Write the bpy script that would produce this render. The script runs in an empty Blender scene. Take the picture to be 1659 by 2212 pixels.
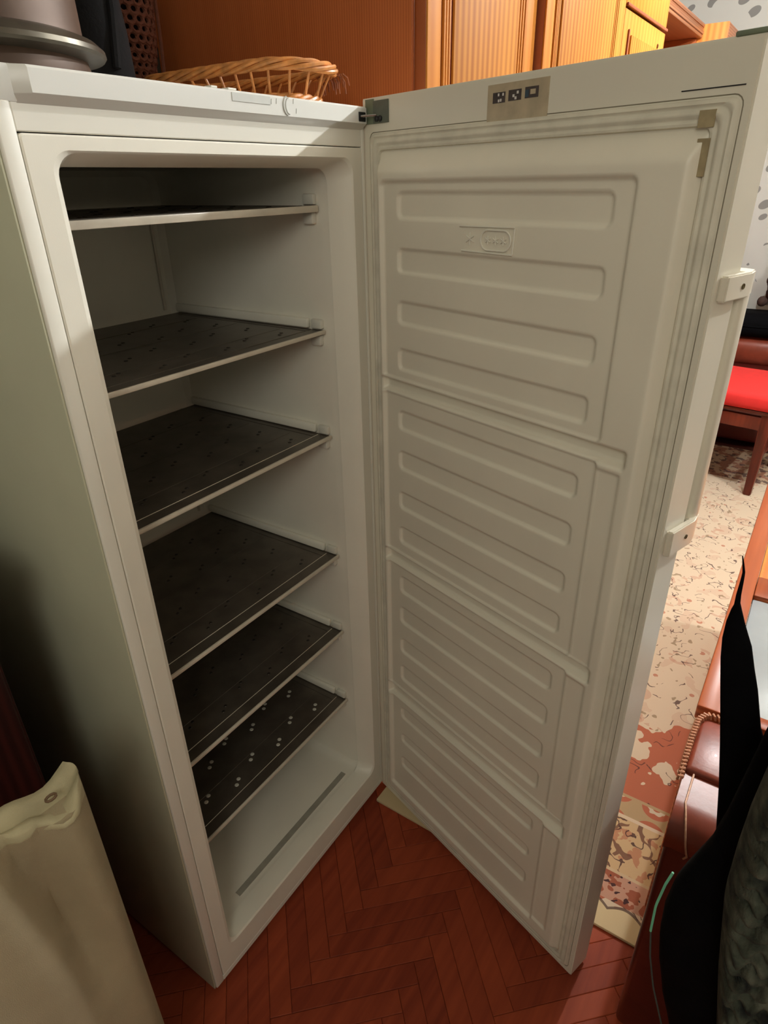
import bpy, bmesh, math, random
from mathutils import Vector, Matrix
random.seed(7)
SC = bpy.context.scene
COL = SC.collection
# ---------------------------------------------------------------- camera
RM = [[0.5556241, -0.8312205, -0.0188250], [-0.3923611, -0.2421750, -0.8873579], [0.7330311, 0.5004236, -0.4606969]]
CAM = Vector((-0.3710, -0.6818, 1.4424))
cd = bpy.data.cameras.new('camera')
cam = bpy.data.objects.new('camera', cd)
COL.objects.link(cam)
m = Matrix(((RM[0][0], -RM[1][0], -RM[2][0], CAM.x), (RM[0][1], -RM[1][1], -RM[2][1], CAM.y), (RM[0][2], -RM[1][2], -RM[2][2], CAM.z), (0, 0, 0, 1)))
cam.matrix_world = m
cd.sensor_fit = 'HORIZONTAL'
cd.sensor_width = 36.0
cd.lens = 1378.0 / 1659.0 * 36.0
cd.clip_start = 0.01
SC.camera = cam
# ---------------------------------------------------------------- world, lamps, exposure
wd = bpy.data.worlds.new('world'); SC.world = wd
wd.use_nodes = True
wd.node_tree.nodes['Background'].inputs[0].default_value = (0.02, 0.02, 0.025, 1)
wd.node_tree.nodes['Background'].inputs[1].default_value = 0.2

def lamp(name, loc, watts, col, radius):
    l = bpy.data.lights.new(name, 'POINT'); l.energy = watts; l.color = col; l.shadow_soft_size = radius
    o = bpy.data.objects.new(name, l); COL.objects.link(o); o.location = loc
    return o
lamp('ceiling_lamp_light', (2.20, -0.70, 2.40), 90, (0.97, 1.0, 1.02), 0.022)
lamp('second_ceiling_lamp_light', (1.91, -1.60, 2.40), 84, (0.97, 1.0, 1.02), 0.022)
lamp('added_fill_light', (-1.25, -1.08, 1.95), 23, (1.02, 1.0, 0.89), 0.30)  # unseen fill, added to lift the freezer side, door and interior
SC.view_settings.view_transform = 'Standard'
SC.view_settings.look = 'None'
SC.view_settings.exposure = 0.0
SC.view_settings.gamma = 1.0
SC.view_settings.use_curve_mapping = False

# ---------------------------------------------------------------- helpers
def lin(r, g, b):
    f = lambda c: (c / 255 / 12.92) if c / 255 <= 0.04045 else ((c / 255 + 0.055) / 1.055) ** 2.4
    return (f(r), f(g), f(b), 1.0)

class N:
    """small node helper"""
    def __init__(s, name):
        s.m = bpy.data.materials.new(name); s.m.use_nodes = True
        s.t = s.m.node_tree; s.b = s.t.nodes['Principled BSDF']
    def n(s, typ, **kw):
        x = s.t.nodes.new(typ)
        for k, v in kw.items():
            if k.startswith('i_'):
                key = k[2:]
                x.inputs[int(key) if key.isdigit() else key].default_value = v
            else: setattr(x, k, v)
        return x
    def l(s, a, b): s.t.links.new(a, b)
    def coord(s, scale=(1, 1, 1), rot=(0, 0, 0), which='Object'):
        tc = s.n('ShaderNodeTexCoord'); mp = s.n('ShaderNodeMapping')
        mp.inputs['Scale'].default_value = scale; mp.inputs['Rotation'].default_value = rot
        s.l(tc.outputs[which], mp.inputs[0]); return mp.outputs[0]
    def ramp(s, fac, stops, interp='LINEAR'):
        r = s.n('ShaderNodeValToRGB'); r.color_ramp.interpolation = interp
        e = r.color_ramp.elements
        while len(e) < len(stops): e.new(0.5)
        for i, (p, c) in enumerate(stops): e[i].position = p; e[i].color = c
        s.l(fac, r.inputs[0]); return r.outputs[0]
    def math(s, op, a, b=None, c=None):
        x = s.n('ShaderNodeMath', operation=op)
        for i, v in enumerate((a, b, c)):
            if v is None: continue
            if isinstance(v, (int, float)): x.inputs[i].default_value = v
            else: s.l(v, x.inputs[i])
        return x.outputs[0]
    def mix(s, fac, a, b):
        x = s.n('ShaderNodeMix', data_type='RGBA')
        for i, v in ((0, fac), (6, a), (7, b)):
            if isinstance(v, (int, float, tuple)): x.inputs[i].default_value = v
            else: s.l(v, x.inputs[i])
        return x.outputs[2]
    def bump(s, h, st=0.3, dist=0.002):
        x = s.n('ShaderNodeBump', i_Strength=st, i_Distance=dist)
        s.l(h, x.inputs['Height']); s.l(x.outputs[0], s.b.inputs['Normal'])

def plain(name, col, rough=0.5, metal=0.0, var=0.12, scale=14.0, bump=0.0, bscale=200.0, bdist=0.001, coat=0.0):
    k = N(name); k.b.inputs['Roughness'].default_value = rough; k.b.inputs['Metallic'].default_value = metal
    if coat: k.b.inputs['Coat Weight'].default_value = coat
    v = k.coord()
    nz = k.n('ShaderNodeTexNoise', i_Scale=scale, i_Detail=4.0); k.l(v, nz.inputs['Vector'])
    d = tuple(c * (1 - var) for c in col[:3]) + (1,); u = tuple(min(1, c * (1 + var)) for c in col[:3]) + (1,)
    k.l(k.ramp(nz.outputs['Fac'], [(0.3, d), (0.7, u)]), k.b.inputs['Base Color'])
    if bump:
        n2 = k.n('ShaderNodeTexNoise', i_Scale=bscale, i_Detail=3.0); k.l(v, n2.inputs['Vector'])
        k.bump(n2.outputs['Fac'], bump, bdist)
    return k.m

def wood(name, c1, c2, bands=30.0, axis='X', rough=0.35, dist=1.2, zs=0.12):
    k = N(name); k.b.inputs['Roughness'].default_value = rough; k.b.inputs['Specular IOR Level'].default_value = 0.3
    sc = {'X': (1, 1, zs), 'Y': (1, 1, zs), 'Z': (zs, 1, 1), 'XH': (zs, 1, 1)}[axis]
    v = k.coord(sc)
    w = k.n('ShaderNodeTexWave', i_Scale=bands, i_Distortion=dist, i_Detail=3.0)
    w.inputs['Detail Scale'].default_value = 2.0
    w.wave_type = 'BANDS'; w.bands_direction = {'X': 'X', 'Y': 'Y', 'Z': 'Z', 'XH': 'Z'}[axis]
    k.l(v, w.inputs['Vector'])
    nz = k.n('ShaderNodeTexNoise', i_Scale=70.0, i_Detail=5.0); k.l(v, nz.inputs['Vector'])
    n3 = k.n('ShaderNodeTexNoise', i_Scale=9.0, i_Detail=2.0); k.l(v, n3.inputs['Vector'])
    f = k.math('ADD', k.math('MULTIPLY', w.outputs['Fac'], 0.34), k.math('ADD', k.math('MULTIPLY', nz.outputs['Fac'], 0.33), k.math('MULTIPLY', n3.outputs['Fac'], 0.33)))
    k.l(k.ramp(f, [(0.3, c1), (0.68, c2)]), k.b.inputs['Base Color'])
    k.bump(nz.outputs['Fac'], 0.15, 0.001)
    return k.m

def tag(o, label=None, cat=None, group=None, kind=None):
    for k, v in (('label', label), ('category', cat), ('group', group), ('kind', kind)):
        if v: o[k] = v
    return o
def empty(name, loc, label, cat, group=None, rz=0.0):
    o = bpy.data.objects.new(name, None); COL.objects.link(o); o.location = loc; o.rotation_euler.z = rz
    o.empty_display_size = 0.05
    return tag(o, label, cat, group)
def link_mesh(name, me, mat, parent=None, smooth=None):
    o = bpy.data.objects.new(name, me); COL.objects.link(o)
    if mat and not me.materials: me.materials.append(mat)
    if parent: o.parent = parent
    return o
def smooth_by_angle(bm, ang=35):
    for f in bm.faces: f.smooth = True
    a = math.radians(ang)
    for e in bm.edges:
        if len(e.link_faces) == 2 and e.calc_face_angle(0) > a: e.smooth = False
def build(name, bm, mat, parent=None, smooth=True, ang=35, recalc=True):
    if recalc: bmesh.ops.recalc_face_normals(bm, faces=bm.faces)
    if smooth: smooth_by_angle(bm, ang)
    me = bpy.data.meshes.new(name); bm.to_mesh(me); bm.free()
    return link_mesh(name, me, mat, parent)
def box(bm, a, b, bev=0.0, seg=2, M=None):
    vs = [bm.verts.new((x, y, z)) for x in (a[0], b[0]) for y in (a[1], b[1]) for z in (a[2], b[2])]
    fs = []
    for q in ((0, 1, 3, 2), (4, 6, 7, 5), (0, 4, 5, 1), (2, 3, 7, 6), (0, 2, 6, 4), (1, 5, 7, 3)):
        fs.append(bm.faces.new([vs[i] for i in q]))
    if bev:
        es = list({e for f in fs for e in f.edges})
        r = bmesh.ops.bevel(bm, geom=es, offset=bev, segments=seg, affect='EDGES', profile=0.5)
        vs = list({v for f in r['faces'] for v in f.verts} | {v for v in vs if v.is_valid})
    if M is not None:
        for v in vs: v.co = M @ v.co
    return vs
def B(name, a, b, mat, parent=None, bev=0.002, seg=2, M=None):
    bm = bmesh.new(); box(bm, a, b, bev, seg, M); return build(name, bm, mat, parent)
def tube(bm, pts, r, n=8, closed=False, cap=True):
    pts = [Vector(p) for p in pts]; rings = []
    m = len(pts); ref = None
    for i, p in enumerate(pts):
        if closed: d = pts[(i + 1) % m] - pts[i - 1]
        else: d = pts[min(i + 1, m - 1)] - pts[max(i - 1, 0)]
        d.normalize()
        if ref is None:
            ref = Vector((0, 0, 1)) if abs(d.z) < 0.9 else Vector((1, 0, 0))
        u = (ref - d * ref.dot(d)).normalized(); w = d.cross(u); ref = u
        rr = r(i / max(1, m - 1)) if callable(r) else r
        rings.append([bm.verts.new(p + u * math.cos(2 * math.pi * k / n) * rr + w * math.sin(2 * math.pi * k / n) * rr) for k in range(n)])
    for i in range(m if closed else m - 1):
        A, Bq = rings[i], rings[(i + 1) % m]
        for k in range(n): bm.faces.new((A[k], A[(k + 1) % n], Bq[(k + 1) % n], Bq[k]))
    if cap and not closed:
        bm.faces.new(rings[0][::-1]); bm.faces.new(rings[-1])
def lathe(bm, prof, c, n=48):
    rings = []
    for r, z in prof:
        rings.append([bm.verts.new((c[0] + r * math.cos(2 * math.pi * k / n), c[1] + r * math.sin(2 * math.pi * k / n), c[2] + z)) for k in range(n)])
    for A, Bq in zip(rings, rings[1:]):
        for k in range(n): bm.faces.new((A[k], A[(k + 1) % n], Bq[(k + 1) % n], Bq[k]))
    bm.faces.new(rings[0][::-1]); bm.faces.new(rings[-1])
def rrect(x0, x1, z0, z1, r, n=6):
    pts = []
    for cx, cz, a0 in ((x1 - r, z1 - r, 0), (x0 + r, z1 - r, 90), (x0 + r, z0 + r, 180), (x1 - r, z0 + r, 270)):
        for i in range(n + 1):
            a = math.radians(a0 + 90 * i / n); pts.append((cx + r * math.cos(a), cz + r * math.sin(a)))
    return pts
def loft(bm, loops, cap0=False, cap1=False):
    rs = [[bm.verts.new(p) for p in lp] for lp in loops]
    for A, Bq in zip(rs, rs[1:]):
        n = len(A)
        for k in range(n): bm.faces.new((A[k], A[(k + 1) % n], Bq[(k + 1) % n], Bq[k]))
    if cap0: bm.faces.new(rs[0][::-1])
    if cap1: bm.faces.new(rs[-1])
    return rs
def sstep(a, b, x):
    t = max(0.0, min(1.0, (x - a) / (b - a))); return t * t * (3 - 2 * t)
def sd_rr(u, z, r):           # signed distance to a rounded rectangle (u0,u1,z0,z1,rad): negative inside
    u0, u1, z0, z1, rad = r
    dx = abs(u - (u0 + u1) / 2) - (u1 - u0) / 2 + rad; dz = abs(z - (z0 + z1) / 2) - (z1 - z0) / 2 + rad
    return math.hypot(max(dx, 0), max(dz, 0)) + min(max(dx, dz), 0) - rad

# ---------------------------------------------------------------- materials
WHITE = plain('white_enamel', lin(234, 231, 219), 0.38, var=0.03, scale=5)
LINER = plain('white_plastic_liner', lin(236, 232, 218), 0.42, var=0.035, scale=8, bump=0.05, bscale=600)
FRAME_W = plain('white_freezer_frame', lin(222, 219, 207), 0.35, var=0.03, scale=9)
GASKET = plain('grey_rubber_gasket', lin(218, 212, 194), 0.6, var=0.1, scale=30)
DARKPLATE = plain('dull_metal_plate', lin(104, 96, 86), 0.38, metal=0.5, var=0.22, scale=22, bump=0.15, bscale=90)
LIP = plain('pale_shelf_edge', lin(214, 205, 188), 0.28, var=0.08, scale=30)
BUMPS = plain('embossed_marks', lin(58, 52, 46), 0.4, metal=0.5, var=0.1)
BUMPS_L = plain('embossed_marks_pale', lin(206, 204, 192), 0.35, metal=0.0, var=0.1)
BLACKP = plain('black_plastic', lin(26, 26, 28), 0.4)
STEEL = plain('steel', lin(190, 190, 188), 0.25, metal=0.9, var=0.05)
BRACKET = plain('grey_green_bracket', lin(98, 104, 92), 0.5, var=0.1, scale=60)
CAPM = plain('grey_green_cap', lin(120, 130, 108), 0.5)
STAIN = plain('old_glue_stain', lin(158, 143, 110), 0.7, var=0.25, scale=60)
TAPE = plain('yellowed_tape', lin(184, 168, 140), 0.3, var=0.15, scale=50)
PICTO = plain('dark_pictogram', lin(70, 60, 58), 0.5, var=0.3, scale=120)
PICTOW = plain('white_pictogram', lin(225, 220, 215), 0.5)
PICTOB = plain('blue_pictogram', lin(60, 78, 92), 0.5)
WALLP = None
LEATHER = plain('brown_leather', lin(122, 52, 34), 0.34, var=0.2, scale=18, bump=0.15, bscale=160, coat=0.05)
LEATHER_D = plain('dark_brown_leather', lin(84, 30, 24), 0.3, var=0.2, scale=14, bump=0.2, bscale=120, coat=0.3)
PIPING = plain('tan_piping', lin(196, 150, 120), 0.5, var=0.2, scale=200)
STITCH = plain('tan_lace', lin(176, 120, 88), 0.5, var=0.25, scale=120)
RED = plain('red_cushion_fabric', lin(214, 40, 36), 0.85, var=0.05, scale=30, bump=0.3, bscale=700)
DARKWOOD = wood('dark_chair_wood', lin(70, 26, 16), lin(116, 48, 30), 18, 'X', 0.3)
BLACKF = plain('black_fabric', lin(7, 7, 9), 0.85, var=0.3, scale=40, bump=0.5, bscale=400)
BLACKF.node_tree.nodes['Principled BSDF'].inputs['Specular IOR Level'].default_value = 0.08
GREENP = plain('pale_green_cord', lin(120, 205, 165), 0.5)
POTM = plain('tarnished_pot_metal', lin(84, 64, 50), 0.5, metal=0.3, var=0.35, scale=9, bump=0.1, bscale=60)
POTB = plain('dark_pot_base', lin(52, 40, 34), 0.4, metal=0.4, var=0.3, scale=20)
POTR = plain('worn_steel_rim', lin(90, 84, 72), 0.36, metal=0.6, var=0.25, scale=40)
CROCHET = plain('brown_crochet_yarn', lin(112, 66, 48), 0.8, var=0.15, scale=150, bump=0.4, bscale=900)
NAVY = plain('dark_navy_cloth', lin(14, 12, 15), 0.9, var=0.4, scale=25, bump=0.5, bscale=200)
BROWNC = plain('dark_brown_cloth', lin(46, 22, 18), 0.9, var=0.3, scale=60)
WICKER = plain('honey_wicker', lin(208, 138, 74), 0.38, var=0.3, scale=55, bump=0.2, bscale=300)
WICKER_D = plain('dark_wicker', lin(150, 84, 46), 0.5, var=0.3, scale=60)
CANVAS = plain('beige_canvas', lin(166, 152, 122), 0.9, var=0.1, scale=9, bump=0.6, bscale=900, bdist=0.0015)
CANVAS_T = plain('pale_hem_fabric', lin(182, 172, 138), 0.9, var=0.14, scale=22, bump=0.4, bscale=500)
ZEB = wood('zebra_veneer', lin(152, 90, 32), lin(184, 122, 50), 15, 'X', 0.55, 0.9, 0.03)
ZEB2 = wood('light_veneer', lin(180, 110, 42), lin(194, 126, 54), 10, 'X', 0.5, 0.8, 0.03)
for m_ in (ZEB, ZEB2):
    m_.node_tree.nodes['Principled BSDF'].inputs['Specular IOR Level'].default_value = 0.08
GROOVE = wood('brown_molding', lin(120, 54, 30), lin(160, 86, 48), 30, 'X', 0.4, 0.5, 0.05)
SIDEW = wood('reddish_side_veneer', lin(168, 88, 42), lin(188, 104, 54), 60, 'Y', 0.4, 0.8, 0.05)
ORANGEW = wood('orange_veneer', lin(196, 112, 46), lin(226, 142, 66), 12, 'Y', 0.35, 0.6, 0.05)
BOARDW = wood('brown_board_edge', lin(140, 84, 52), lin(176, 116, 78), 30, 'XH', 0.4, 0.4, 0.03)
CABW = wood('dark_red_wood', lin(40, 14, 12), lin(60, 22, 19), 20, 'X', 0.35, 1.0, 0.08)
TABLEW = wood('orange_table_wood', lin(128, 58, 28), lin(166, 86, 46), 20, 'XH', 0.3, 0.8, 0.06)
PANELG = plain('grey_table_panel', lin(150, 156, 158), 0.18, var=0.05)
KNOB = plain('fluff', lin(60, 40, 32), 0.9, var=0.4, scale=60)

def wallpaper():
    k = N('leaf_wallpaper'); k.b.inputs['Roughness'].default_value = 0.7
    base = lin(188, 188, 180)
    g = lin(124, 123, 118)
    v = k.coord((1, 1, 1), (0.5, 0, 0))
    # rows of oval leaves around wandering stems: voronoi cells flattened into ovals
    mp = k.n('ShaderNodeMapping'); mp.inputs['Scale'].default_value = (0.001, 8.5, 13.0); k.l(v, mp.inputs[0])
    vo = k.n('ShaderNodeTexVoronoi', i_Scale=1.0, i_Randomness=0.55); k.l(mp.outputs[0], vo.inputs['Vector'])
    leaf = k.math('LESS_THAN', vo.outputs['Distance'], 0.30)
    nz = k.n('ShaderNodeTexNoise', i_Scale=2.2, i_Detail=0.0); k.l(k.coord(), nz.inputs['Vector'])
    clus = k.math('GREATER_THAN', nz.outputs['Fac'], 0.50)
    k.l(k.mix(k.math('MULTIPLY', leaf, clus), base, g), k.b.inputs['Base Color'])
    return k.m
WALLP = wallpaper()
WALLC = plain('plain_plaster', lin(148, 144, 132), 0.8, var=0.03, scale=3)
CEILM = plain('ceiling_paint', lin(222, 220, 208), 0.85, var=0.02, scale=3)

# ================================================================ SETTING
fl = B('floor', (-1.8, -3.1, -0.06), (4.4, 0.75, -0.0045), plain('parquet_bed', lin(76, 30, 22), 0.6), bev=0)
tag(fl, 'dark red-brown herringbone parquet floor', None, None, 'structure')
def plankmat():
    k = N('red_brown_oak_plank')
    k.b.inputs['Roughness'].default_value = 0.5; k.b.inputs['Specular IOR Level'].default_value = 0.1
    info = k.n('ShaderNodeObjectInfo')
    v = k.coord((0.35, 4, 4))
    ad = k.n('ShaderNodeVectorMath', operation='ADD'); k.l(v, ad.inputs[0]); 
    sc = k.n('ShaderNodeVectorMath', operation='SCALE'); sc.inputs[3].default_value = 40.0
    cm = k.n('ShaderNodeCombineXYZ'); k.l(info.outputs['Random'], cm.inputs[0]); k.l(info.outputs['Random'], cm.inputs[1])
    k.l(cm.outputs[0], sc.inputs[0]); k.l(sc.outputs[0], ad.inputs[1])
    nz = k.n('ShaderNodeTexNoise', i_Scale=14.0, i_Detail=6.0); k.l(ad.outputs[0], nz.inputs['Vector'])
    f = k.math('ADD', k.math('MULTIPLY', nz.outputs['Fac'], 0.72), k.math('MULTIPLY', info.outputs['Random'], 0.28))
    k.l(k.ramp(f, [(0.2, lin(120, 50, 34)), (0.8, lin(168, 78, 48))]), k.b.inputs['Base Color'])
    k.bump(nz.outputs['Fac'], 0.1, 0.0005)
    return k.m
PLANK = plankmat()
# herringbone: unit w, plank n*w long, rows at 45 degrees to the freezer
w_, n_ = 0.0425, 6
a_org, b_org = 0.187, -0.018
s2 = math.sqrt(0.5)
def ab2xy(a, b): return ((a + b) * s2, (b - a) * s2)      # a=(x-y)/sqrt2, b=(x+y)/sqrt2
bmH = bmesh.new(); L_ = n_ * w_; g_ = 0.0003
def plank_bm(bm, a, b, da, db, z=0.0):
    h = 0.0015
    q = []
    for (zz, ins) in ((-0.006, 0), (z - 0.0008, 0), (z, 0.0012)):
        q.append([bm.verts.new((*ab2xy(a + x, b + y), zz)) for x, y in ((g_ + ins, g_ + ins), (da - g_ - ins, g_ + ins), (da - g_ - ins, db - g_ - ins), (g_ + ins, db - g_ - ins))])
    for A, Bq in zip(q, q[1:]):
        for k in range(4): bm.faces.new((A[k], A[(k + 1) % 4], Bq[(k + 1) % 4], Bq[k]))
    bm.faces.new(q[-1])
bm0 = bmesh.new(); plank_bm(bm0, 0, 0, L_, w_); bmesh.ops.recalc_face_normals(bm0, faces=bm0.faces)
meA = bpy.data.meshes.new('plank'); bm0.to_mesh(meA); bm0.free(); meA.materials.append(PLANK)
bm0 = bmesh.new(); plank_bm(bm0, 0, 0, w_, L_); bmesh.ops.recalc_face_normals(bm0, faces=bm0.faces)
meB = bpy.data.meshes.new('plank'); bm0.to_mesh(meB); bm0.free(); meB.materials.append(PLANK)
rest = bmesh.new(); cnt = 0
for i in range(-70, 70):
    for j in range(-8, 8):
        for kind in (0, 1):
            if kind == 0: a, b, da, db = i + 2 * n_ * j, i, n_, 1
            else: a, b, da, db = i + n_ + 2 * n_ * j, i - n_ + 1, 1, n_
            a = a_org + a * w_; b = b_org + b * w_; da *= w_; db *= w_
            x, y = ab2xy(a + da / 2, b + db / 2)
            if not (-1.65 < x < 0.72 and -1.7 < y < 0.72): continue
            dz = random.uniform(-0.0004, 0.0004)
            if -0.12 < x < 0.60 and -0.80 < y < 0.06 and cnt < 300:
                o = link_mesh('plank', meA if kind == 0 else meB, None, fl)
                X0, Y0 = ab2xy(a, b); o.location = (X0, Y0, dz); cnt += 1
            else: plank_bm(rest, a, b, da, db, dz)
o = build('parquet_field', rest, PLANK, fl, smooth=False); o['kind'] = 'stuff'
# plain boards of the floor further out (under and beyond the rug)
walls = []
def wallbox(name, a, b, mat, label):
    o = B(name, a, b, mat, bev=0); tag(o, label, None, None, 'structure'); return o
wallbox('wall_back', (-1.75, 0.66, 0), (4.35, 0.75, 2.7), WALLC, 'plain wall behind the freezer and wardrobe')
wallbox('wall_far', (4.28, -3.1, 0), (4.36, 0.75, 2.7), WALLP, 'off-white wall with grey leaf pattern wallpaper')
wallbox('wall_left', (-1.8, -3.1, 0), (-1.72, 0.75, 2.7), WALLC, 'plain wall left of the freezer')
wallbox('wall_front', (-1.8, -3.15, 0), (4.36, -3.05, 2.7), WALLC, 'plain wall behind the viewer')
wallbox('ceiling', (-1.8, -3.15, 2.68), (4.36, 0.75, 2.74), CEILM, 'white ceiling')

# ---------------------------------------------------------------- rug
def rugmat():
    k = N('cream_oriental_rug'); k.b.inputs['Roughness'].default_value = 0.95
    tc = k.n('ShaderNodeTexCoord'); P = tc.outputs['Object']
    sp = k.n('ShaderNodeSeparateXYZ'); k.l(P, sp.inputs[0]); X = sp.outputs[0]; Y = sp.outputs[1]
    def nz(sc, det=3.0, off=0.0, stretch=(1, 1, 1), rough=0.5):
        mp = k.n('ShaderNodeMapping'); mp.inputs['Scale'].default_value = stretch; mp.inputs['Location'].default_value = (off, off * 1.7, 0); k.l(P, mp.inputs[0])
        x = k.n('ShaderNodeTexNoise', i_Scale=sc, i_Detail=det, i_Roughness=rough); k.l(mp.outputs[0], x.inputs['Vector']); return x.outputs['Fac']
    def vor(sc, off=0.0, feat='F1', rnd=1.0):
        mp = k.n('ShaderNodeMapping'); mp.inputs['Location'].default_value = (off, off * 0.7, 0); k.l(P, mp.inputs[0])
        x = k.n('ShaderNodeTexVoronoi', i_Scale=sc, i_Randomness=rnd, feature=feat); k.l(mp.outputs[0], x.inputs['Vector']); return x
    band = lambda lo, hi: k.math('MULTIPLY', k.math('GREATER_THAN', X, lo), k.math('LESS_THAN', X, hi))
    cream = lin(206, 186, 160); rust = lin(172, 98, 72); dark = lin(72, 44, 44); tan = lin(172, 146, 110); pink = lin(186, 142, 120); olive = lin(136, 112, 84)
    # field: cream with scattered flowers, small leaves and dark sprigs
    f1 = k.math('GREATER_THAN', nz(13, 2.0, 3.1), 0.60)
    f2 = k.math('GREATER_THAN', nz(42, 1.0, 9.0), 0.70)
    f3 = k.math('LESS_THAN', vor(17, 2.2).outputs['Distance'], 0.17)
    ring = vor(8.0, 5.2).outputs['Distance']
    f4 = k.math('MULTIPLY', k.math('GREATER_THAN', ring, 0.20), k.math('LESS_THAN', ring, 0.30))
    brk = k.math('GREATER_THAN', nz(22, 2.0, 11), 0.52)
    c = k.mix(k.math('MULTIPLY', f1, 0.32), cream, pink)
    c = k.mix(k.math('MULTIPLY', k.math('MULTIPLY', f4, brk), 0.35), c, rust)
    c = k.mix(k.math('MULTIPLY', k.math('MULTIPLY', f3, brk), 0.75), c, rust)
    c = k.mix(k.math('MULTIPLY', f2, 0.75), c, olive)
    f5 = k.math('MULTIPLY', k.math('LESS_THAN', k.math('ABSOLUTE', k.math('SUBTRACT', nz(24, 1.0, 19), 0.5)), 0.014), k.math('GREATER_THAN', nz(17, 0.0, 29), 0.56))
    c = k.mix(k.math('MULTIPLY', f5, 0.85), c, dark)
    # rust medallion ground next to the border, cream flowers cut out of it
    d = k.math('ADD', nz(5.0, 1.0, 1.3), k.math('MULTIPLY', k.math('SUBTRACT', 1.24, X), 0.95))
    scal = k.math('ADD', d, k.math('MULTIPLY', nz(55, 0.0, 2), 0.10))
    redm = k.math('GREATER_THAN', scal, 0.55)
    fl_ = vor(9.0, 0.4); fd = k.math('ADD', fl_.outputs['Distance'], k.math('MULTIPLY', nz(60, 0.0, 5), 0.30))
    flw = k.math('LESS_THAN', fd, 0.57); flc = k.math('LESS_THAN', fd, 0.30)
    rc = k.mix(flw, rust, cream); rc = k.mix(k.math('MULTIPLY', flc, 0.6), rc, pink); rc = k.mix(k.math('MULTIPLY', f5, 0.8), rc, dark)
    c = k.mix(k.math('MULTIPLY', redm, k.math('LESS_THAN', X, 1.30)), c, rc)
    # guard band with white rosettes on rust
    v2 = vor(11.0, 0.0, 'F1', 0.1); rr = v2.outputs['Distance']
    rb = k.mix(k.math('LESS_THAN', rr, 0.40), tan, rust)
    rb = k.mix(k.math('LESS_THAN', k.math('ADD', rr, k.math('MULTIPLY', nz(90, 0, 4), 0.12)), 0.29), rb, lin(198, 182, 158))
    rb = k.mix(k.math('LESS_THAN', rr, 0.12), rb, rust)
    c = k.mix(band(0.846, 0.906), c, rb)
    # main border: tan ground with dark scrolling stems, rust leaves
    st = k.n('ShaderNodeTexVoronoi', i_Scale=13.0, feature='DISTANCE_TO_EDGE'); 
    wob = k.n('ShaderNodeVectorMath', operation='ADD'); nn = k.n('ShaderNodeTexNoise', i_Scale=14.0); k.l(P, nn.inputs['Vector'])
    scl = k.n('ShaderNodeVectorMath', operation='SCALE'); scl.inputs[3].default_value = 0.09; k.l(nn.outputs['Color'], scl.inputs[0])
    k.l(P, wob.inputs[0]); k.l(scl.outputs[0], wob.inputs[1]); k.l(wob.outputs[0], st.inputs['Vector'])
    mb = k.mix(k.math('MULTIPLY', k.math('GREATER_THAN', nz(34, 2, 7), 0.60), 0.6), lin(196, 166, 126), rust)
    mb = k.mix(k.math('MULTIPLY', k.math('MULTIPLY', k.math('LESS_THAN', st.outputs['Distance'], 0.05), k.math('GREATER_THAN', nz(24, 0, 8), 0.46)), 0.85), mb, lin(104, 66, 54))
    mb = k.mix(k.math('MULTIPLY', k.math('MULTIPLY', k.math('LESS_THAN', k.math('ABSOLUTE', k.math('SUBTRACT', nz(30, 1.5, 14), 0.5)), 0.022), k.math('GREATER_THAN', nz(20, 0, 24), 0.47)), 0.9), mb, dark)
    c = k.mix(band(0.69, 0.842), c, mb)
    c = k.mix(band(0.838, 0.848), c, cream)
    c = k.mix(band(0.904, 0.913), c, tan)
    # inner guard: pinkish dashes, then scalloped dark line, then plain selvedge
    dash = k.math('GREATER_THAN', nz(40, 1, 2.2), 0.52)
    ib = k.mix(dash, pink, lin(152, 86, 62)); ib = k.mix(k.math('GREATER_THAN', nz(85, 0, 6.2), 0.70), ib, dark)
    c = k.mix(band(0.612, 0.69), c, ib)
    c = k.mix(band(0.682, 0.690), c, lin(196, 172, 138))
    sc_ = k.math('ABSOLUTE', k.math('SINE', k.math('MULTIPLY', Y, 42.0)))
    edge = k.math('ADD', 0.592, k.math('MULTIPLY', sc_, 0.016))
    plainm = k.math('LESS_THAN', X, edge)
    c = k.mix(plainm, c, lin(206, 186, 146))
    linem = k.math('LESS_THAN', k.math('ABSOLUTE', k.math('SUBTRACT', X, edge)), 0.0035)
    c = k.mix(k.math('MULTIPLY', linem, 0.8), c, dark)
    # far border repeats
    far = k.math('MULTIPLY', k.math('GREATER_THAN', X, 3.20), 1.0)
    fb = k.mix(k.math('GREATER_THAN', nz(16, 3, 7), 0.50), lin(180, 156, 128), lin(150, 104, 80))
    fb = k.mix(k.math('MULTIPLY', k.math('GREATER_THAN', nz(28, 2, 17), 0.58), 0.8), fb, dark)
    c = k.mix(far, c, fb)
    k.l(c, k.b.inputs['Base Color'])
    k.bump(nz(900, 1, 0), 0.3, 0.001)
    return k.m
bm = bmesh.new()
box(bm, (0.545, -2.6, 0.0), (3.68, -0.012, 0.009), 0.003, 2)
rug = build('rug', bm, rugmat())
tag(rug, 'cream oriental rug with rust floral pattern lying behind the open freezer door', 'rug')

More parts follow.
